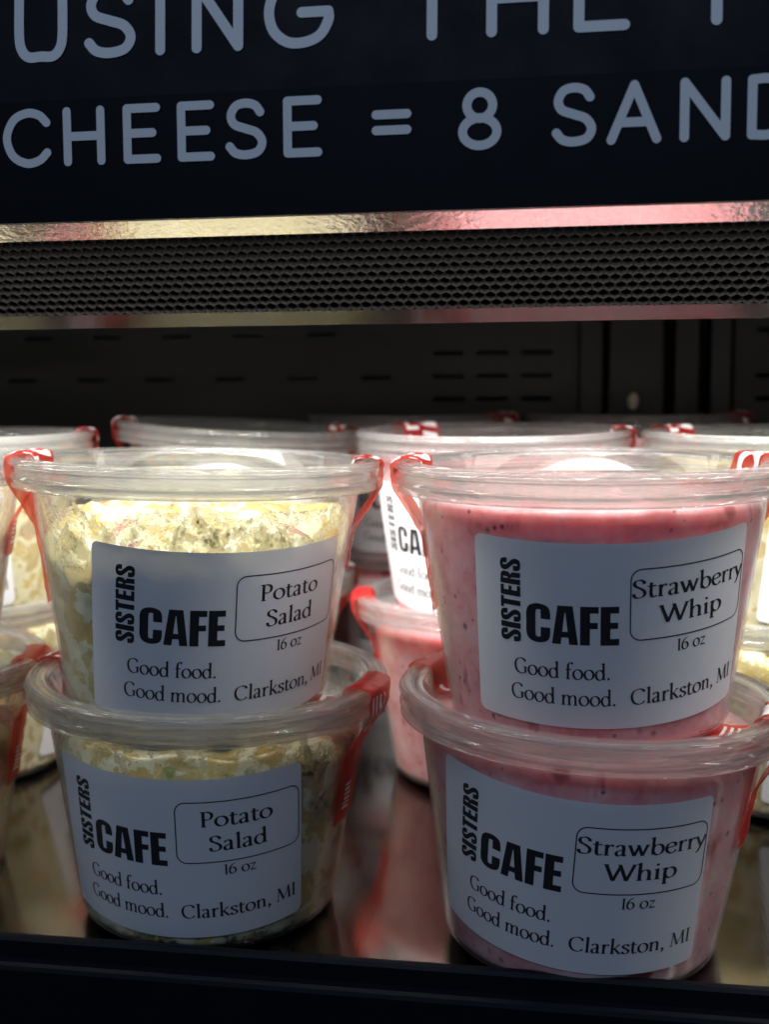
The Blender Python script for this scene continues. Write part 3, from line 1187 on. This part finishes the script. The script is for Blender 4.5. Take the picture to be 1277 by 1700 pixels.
MONO = {
    'U': [spl([(0, 1), (0, 0.35), (0.06, 0.12), (0.22, 0.0), (0.5, -0.0), (0.78, 0.0), (0.94, 0.12), (1, 0.35), (1, 1)])],
    'S': [spl([(0.93, 0.82), (0.78, 0.95), (0.50, 1.0), (0.20, 0.95), (0.05, 0.77), (0.15, 0.60), (0.48, 0.51), (0.82, 0.42), (0.98, 0.24), (0.85, 0.06), (0.50, 0.0), (0.18, 0.04), (0.0, 0.17)])],
    'I': [[(0, 0), (0, 1)]],
    'N': [[(0, 0), (0, 1)], [(0, 1), (1, 0)], [(1, 0), (1, 1)]],
    'G': [spl([(0.92, 0.84), (0.72, 0.97), (0.46, 1.0), (0.16, 0.88), (0.0, 0.55), (0.06, 0.22), (0.30, 0.02), (0.60, 0.0), (0.86, 0.10), (1.0, 0.32), (1.0, 0.46)]), [(1.0, 0.46), (0.55, 0.46)]],
    'T': [[(0, 1), (1, 1)], [(0.5, 1), (0.5, 0)]],
    'H': [[(0, 0), (0, 1)], [(1, 0), (1, 1)], [(0, 0.5), (1, 0.5)]],
    'E': [[(0, 0), (0, 1)], [(0, 1), (1, 1)], [(0, 0.51), (0.86, 0.51)], [(0, 0), (1, 0)]],
    'P': [[(0, 0), (0, 1)], spl([(0, 1), (0.60, 1), (0.90, 0.90), (1.0, 0.72), (0.90, 0.54), (0.60, 0.45), (0, 0.45)])],
    'C': [spl([(1.0, 0.80), (0.82, 0.95), (0.52, 1.0), (0.18, 0.87), (0.0, 0.52), (0.14, 0.16), (0.48, 0.0), (0.80, 0.05), (1.0, 0.20)])],
    '=': [[(0, 0.66), (1, 0.66)], [(0, 0.36), (1, 0.36)]],
    '8': [ell(0.5, 0.755, 0.36, 0.245), ell(0.5, 0.26, 0.48, 0.26)],
    'A': [[(0, 0), (0.5, 1)], [(0.5, 1), (1, 0)], [(0.18, 0.32), (0.82, 0.32)]],
    'D': [[(0, 0), (0, 1)], spl([(0, 1), (0.45, 1.0), (0.85, 0.82), (1.0, 0.5), (0.85, 0.18), (0.45, 0.0), (0, 0)])],
}


def sign_letters():
    V, Fc = [], []
    cnt = [0]

    def put(face, z0):
        b = len(V)
        off = 0.00035 + 0.000004 * (cnt[0] % 12)
        for v in face:
            V.append((v.x, sign_y(v.y) - off, v.y))
        Fc.append(tuple(range(b, b + len(face))))

    def letter(ch, x0, x1, base, cap, sw):
        for st in MONO[ch]:
            cnt[0] += 1
            pts = [Vector((x0 + sw / 2 + p[0] * (x1 - x0 - sw), base + sw / 2 + p[1] * (cap - sw))) for p in st]
            for f in ribbon(pts, sw, sw):
                for q in subdiv(list(f), 0.006):
                    put(q, base)
            for e in (pts[0], pts[-1]):
                cnt[0] += 1
                put([e + Vector((cos(2 * pi * k / 18), sin(2 * pi * k / 18))) * sw / 2 for k in range(18)], base)

    for ch, x0, x1 in (('C', -149.8, -136.6), ('H', -133.2, -121.9), ('E', -117.0, -107.0), ('E', -102.6, -92.8), ('S', -90, -79.2), ('E', -75, -65.1), ('=', -52.6, -42.7), ('8', -31.4, -20.5), ('S', -8.6, 2.1), ('A', 4.4, 17.2), ('N', 21.4, 33.0), ('D', 36.8, 48.5)):
        letter(ch, x0 / 1000, x1 / 1000, 0.2257, 0.0148, 0.0022)
    for ch, x0, x1 in (('U', -146.2, -131.8), ('S', -127.2, -113.2), ('I', -108.2, -105.6), ('N', -98.6, -85.2), ('G', -79.8, -62.2), ('T', -44.5, -30.9), ('H', -24.5, -9.5), ('E', -3.7, 9.6), ('P', 28.2, 41.0)):
        if ch == 'I':
            letter(ch, x0 / 1000, x0 / 1000 + 0.0026, 0.2523, 0.0185, 0.0026)
        else:
            letter(ch, x0 / 1000, x1 / 1000, 0.2523, 0.0185, 0.0026)
    return link_mesh('lettering', V, Fc, 'sign_ink')


under(sg, sign_letters())

# ------------------------------------------------------------------ the tubs
FG, RG = 'tubs stacked along the front of the shelf', 'tubs stacked behind the front row'
tub('potato', 2, (-0.1227, 0.3754, 0.0), (0.0251, 0.0241), 0.045, [('long', 1.46), ('short', -1.72)],
    'potato salad tub standing on the shelf at left, beaded with water at its upper right', FG, 0.0318, 0.0, 0.6,
    (3, 3000, [(0.85, 1.75, 0.040, 0.0645), (0.3, 1.75, 0.054, 0.0645), (-0.3, 1.0, 0.002, 0.009)], 1.3))
tub('potato', 1, (-0.1247, 0.3724, Z_NEST), (0.0272, 0.0055), 0.50, [('hang', -1.36), ('short', 1.80)],
    'potato salad tub on top of the left front stack, its upper half glowing yellow', FG, 0.0279, 0.0, 0.0,
    (4, 7500, [(-0.8, 1.3, 0.046, 0.065)]))
bl = tub('whip', 1, (-0.0007, 0.3669, 0.0), (0.0429, 0.0200), -0.117, [('long', -1.98), ('oval', 1.30)],
    'strawberry whip tub standing on the shelf at the front, bottom of the pink stack', FG, 0.0342, -0.048, 0.0)
fp = fruit_mesh()
fp.parent = bl
fp.matrix_basis = Matrix.Rotation(0.42, 4, 'Z') @ Matrix.Translation((0, -0.0411, 0.0062)) @ Matrix.Rotation(-0.35, 4, 'Y')
tub('whip', 2, (0.0016, 0.3675, Z_NEST), (-0.002, 0.0188), 0.182, [('hang', -1.56), ('oval', 1.86)],
    'strawberry whip tub on top of the front pink stack, whole label in view', FG, 0.0336, 0.03, 1.0)
tub('potato', 3, (-0.2440, 0.3780, 0.0), (0.01, 0.01), 0.2, [('long', 1.80), ('short', -1.3)],
    'tub cut by the left edge, lower one, red seal hanging off its rim', FG, 0.031, 0.0, 2.0)
tub('potato', 1, (-0.2450, 0.3770, Z_NEST), (0.01, 0.01), 0.2, [('short', 1.92), ('short', -1.2)],
    'sliver of the upper tub at the left edge, touching the glowing potato salad tub', FG, 0.031, 0.0, 3.0)

rear = [
    ('potato', 2, -0.272, 0.492, (0.0, 0.02), 0.0, [('short', 2.0), ('short', -1.1)], [('short', 1.7), ('short', -1.4)],
     'potato salad tub at far left behind the front row, label ending in MI', 'potato salad tub under the one whose label ends in MI, far left'),
    ('potato', 3, -0.167, 0.556, (0.06, 0.02), 0.3, [('short', -1.3), ('short', 2.2)], [('short', -1.0), ('short', 2.0)],
     'tilted tub behind the glowing potato salad, red seals at both lid ends', 'tub under the tilted one, hidden behind the left front stack'),
    ('whip', 1, -0.0397, 0.515, (0.0, 0.03), -0.34, [('short', -2.35), ('short', 1.6)], [('long', -1.35), ('short', 1.7)],
     'strawberry whip tub just behind the front pink stack, bright label showing SISTERS C', 'lower strawberry whip tub behind the front pink stack, red seal on its left rim'),
    ('potato', 2, 0.0800, 0.505, (0.0, 0.02), 0.58, [('short', -2.2), ('short', 1.0)], [('short', -1.7), ('short', 1.4)],
     'potato salad tub at far right behind the pink stack, greenish clear lid', 'potato salad tub at far right, under the one with the greenish lid'),
]
for kind, sd, x, y, tl, th, sU, sL, tU, tL in rear:
    z = deck_z(y) + 0.0005
    tub(kind, sd, (x, y, z), (tl[0] * 0.3, 0.02), th + (0.1 if x > 0 else 2.2), sL, tL, RG)
    tub(kind, sd, (x + 0.001, y, z + Z_NEST), tl, th, sU, tU, RG, fill_rot=1.3)
third = [(-0.0928, 0.655, 'dark tub in the back row between the tilted tub and the pink one'),
         (0.0260, 0.655, 'dark tub in the back row behind the bright pink tub')]
for x, y, tx in third:
    z = deck_z(y) + 0.0005
    tub('whip', 2, (x, y, z), (0, 0.01), 0.2, [], 'lower ' + tx, 'tubs in the unlit back row')
    tub('whip', 2, (x, y, z + Z_NEST), (0, 0.01), 0.2, [('short', -2.4 if x < 0 else 2.9), ('short', 1.2)], 'upper ' + tx, 'tubs in the unlit back row')
